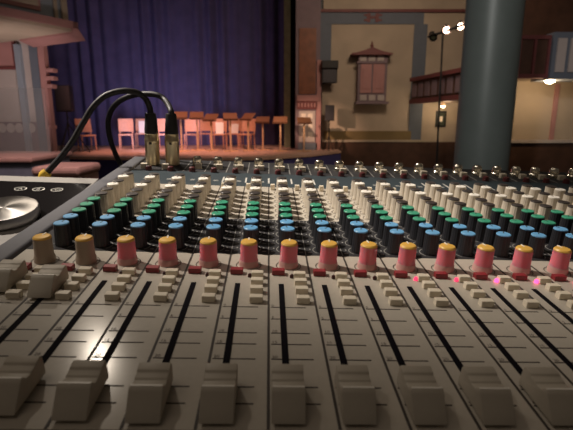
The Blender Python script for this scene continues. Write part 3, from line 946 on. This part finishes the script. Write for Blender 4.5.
# connector row
bm = bmesh.new(); lathe(bm, [(0.25, 0.0), (0.25, 0.14), (0.22, 0.18), (0.22, 0.36), (0.20, 0.44), (0.15, 0.50), (0.10, 0.51), (0.095, 0.06)], 24, 0, (0, 0, 0), 0, 12, True, True); jack = cobj('jack_socket', bm, M['chrome'], con, True)
bm = bmesh.new(); lathe(bm, [(0.098, 0.07), (0.09, 0.075)], 16); cobj('socket_hole', bm, M['slot'], jack)
bm = bmesh.new(); box(bm, -0.15, 0.15, -0.11, 0.11, 0.0, 0.24, 0, 0.015); padb = cobj('pad_button', bm, M['button'])
bm = bmesh.new(); lathe(bm, [(0.15, 0.0), (0.15, 0.05), (0.13, 0.20), (0.10, 0.22)], 20); trimk = cobj('trim_knob', bm, M['maroon'], con, True)

for i in range(I0, I1):
    place(pan_grey if i < -4 else pan_pink, i + 0.5, 10.40, R(rk.uniform(-8, 8)))
    for v in BLUES: place(blue_k, i + 0.5, v, R(rk.uniform(-40, 30)))
    for v in GREENS: place(green_k, i + 0.5, v, R(rk.uniform(-30, 30)))
    for v, k in IVORY: place(dark_k if k == 'd' else white_k, i + 0.5, v, R(rk.uniform(-40, 40)))
    place(slot, i + 0.29, 0)
    if i == -6: fv = 8.62
    elif i == -5: fv = 8.40
    else: fv = {-4: 5.12, -3: 5.03}.get(i, 4.99)
    place(fader, i + 0.28, fv)
    for v in (9.74, 9.36, 8.97, 8.55): place(btn, i + 0.735, v)
    place(redb, i + 0.235, 9.93)
    place(eqb, i + 0.16, 17.9)
    place(blkb, i + 0.97, 13.1)
    place(led_on if i in (5, 6, 7, 8) else led_dim if i in (3, 4) else led_off, i + 0.555, 9.74)
    if i > -5: place(jack, i + 0.49 + 0.02 * (i > 6), 21.95)
    place(padb, i + (0.62 if i > -5 else 0.12), 21.45 if i > -5 else 21.15)
    place(trimk, i + 0.43, 20.75)

# ------------------------------------------------------------------ microphone cables plugged into the console
def cworld(u, v, n): return CO + CM @ (Vector((u, v, n)) * W)
def mic_cable(u, v, path, label, tip=None):
    base = cworld(u, v, 0.02)
    t = empty('microphone_cable', base)
    t.rotation_euler = CM.to_euler()
    bm = bmesh.new(); lathe(bm, [(0.31, 0.0), (0.335, 0.03), (0.335, 1.05), (0.345, 1.1), (0.345, 1.24), (0.32, 1.28), (0.32, 1.50), (0.29, 1.54)], 30); plug = cobj('plug_shell', bm, M['nickel'], t, True)
    bm = bmesh.new(); box(bm, -0.06, 0.06, -0.36, -0.31, 1.02, 1.14, 0, 0.01); cobj('latch', bm, M['darkcap'], plug)
    bm = bmesh.new(); lathe(bm, [(0.31, 1.50), (0.32, 1.58), (0.305, 1.8), (0.255, 2.38), (0.235, 2.46), (0.13, 2.48)], 26); cobj('boot', bm, M['rubber'], t, True)
    inv = (Matrix.Translation(base) @ CM.to_4x4()).inverted()
    pts = [Vector((0, 0, 2.3)) * W, Vector((0, 0, 2.6)) * W] + [inv @ pix(*q) for q in path]
    bm = bmesh.new(); sp = smooth_path(pts, 8); tube(bm, sp, 0.0042, 12); obj('cable', bm, M['cable'], t, True)
    if tip:
        a, b = sp[-1], sp[-3]
        dd = (a - b).normalized()
        bm = bmesh.new(); tube(bm, [a - dd * 0.001, a + dd * 0.006, a + dd * 0.012], [0.0065, 0.0075, 0.005], 14); obj('yellow_collar', bm, M['yellowtip'], t, True)
        bm = bmesh.new(); tube(bm, [a + dd * 0.010, a + dd * 0.06], 0.0052, 12); obj('plug_tail', bm, M['rubber'], t, True)
    tag(t, label, 'cable')
mic_cable(-5.68, 22.0, [(147, 101, 0.665), (140, 94, 0.66), (130, 91, 0.655), (118, 91.5, 0.65), (105, 96, 0.645), (93, 107, 0.64), (83, 123, 0.635), (72, 142, 0.63), (60, 158, 0.625), (47, 172.5, 0.62)],
          'black microphone cable on left plug, drooping far left to a yellow collar', True)
mic_cable(-4.74, 22.1, [(165, 100, 0.69), (157, 95, 0.695), (145, 94, 0.70), (132, 95.5, 0.71), (119, 101.5, 0.72), (111, 111, 0.735), (108, 124, 0.75), (110.5, 140, 0.765), (116, 155, 0.78), (124, 172, 0.80), (128, 190, 0.83)],
          'black microphone cable on right plug, looping tightly down behind the console')

# ------------------------------------------------------------------ control unit with jog wheel at the left
DM = CM @ Matrix.Rotation(R(7), 3, 'X')
DO = cworld(-7.7, 14.5, -0.7)
dev = empty('control_surface', DO)
dev.rotation_euler = DM.to_euler()
tag(dev, 'black control panel with big aluminium jog wheel left of the console', 'controller')
zd = DM.transposed() @ Vector((0, 0, 1))
deskz = CO.z + BZ * W
bd = (deskz - DO.z) / W + 0.03
def dbot(u, v): return (bd - zd.x * u - zd.y * v) / zd.z
DU0, DU1, DV0, DV1 = -6.0, 0.36, -2.5, 4.88
bm = bmesh.new()
q = ((DU0, DV0), (DU1, DV0), (DU1, DV1), (DU0, DV1))
hexa(bm, [(u, v, dbot(u, v)) for u, v in q], [(u, v, 0.0) for u, v in q])
bmesh.ops.bevel(bm, geom=bm.edges[:], offset=0.06, segments=3, affect='EDGES', profile=0.5)
cobj('frame', bm, M['silver'], dev, True)
bm = bmesh.new(); hexa(bm, [(DU0 + 0.3, 0.62, -0.02), (0.0, 0.62, -0.02), (0.26, 4.2, -0.02), (DU0 + 0.3, 4.2, -0.02)], [(DU0 + 0.3, 0.62, 0.012), (0.0, 0.62, 0.012), (0.26, 4.2, 0.012), (DU0 + 0.3, 4.2, 0.012)])
cobj('glossy_panel', bm, M['gloss'], dev)
bm = bmesh.new(); lathe(bm, [(1.05, 0.012), (1.08, 0.05), (1.08, 0.36), (1.06, 0.40), (1.045, 0.405)], 64)
wh = cobj('jog_wheel', bm, M['wheel'], dev, True)
wh.location = Vector((-1.42, 0.72, 0)) * W
for ch, u in (('A', -2.22), ('B', -1.52), ('C', -0.80)):
    bm = bmesh.new()
    lathe(bm, [(0.21, 0.012), (0.21, 0.03), (0.20, 0.035)], 24, 0, (0, 0, 0), 0, 12, True, True, 1.2)
    b_ = cobj('selector_button', bm, M['gloss'], dev, True)
    b_.location = Vector((u, 3.36, 0)) * W
    bm = bmesh.new(); add_text(bm, ch, 0.26, 0, 0, 0.038, 0, True)
    pr = None
    for k in range(25):
        a = 2 * PI * k / 24
        v2 = (bm.verts.new((0.205 * math.cos(a), 0.165 * math.sin(a), 0.0365)), bm.verts.new((0.235 * math.cos(a), 0.195 * math.sin(a), 0.0365)))
        if pr: bm.faces.new((pr[0], pr[1], v2[1], v2[0]))
        pr = v2
    cobj('printed_letter', bm, M['white_ink'], b_)

# ------------------------------------------------------------------ desk under the equipment
t = empty('sound_desk', (0.1, 0.5, 0))
bm = bmesh.new(); box(bm, -0.75, 0.75, -0.42, 0.45, deskz - 0.04, deskz, 0, 0.006); obj('desktop', bm, M['desk'], t)
for sx in (-0.68, 0.68):
    for sy in (-0.36, 0.38):
        bm = bmesh.new(); box(bm, sx - 0.03, sx + 0.03, sy - 0.03, sy + 0.03, 0, deskz - 0.04); obj('leg', bm, M['desk'], t)
tag(t, 'tall dark desk carrying the mixing console and control panel', 'desk')
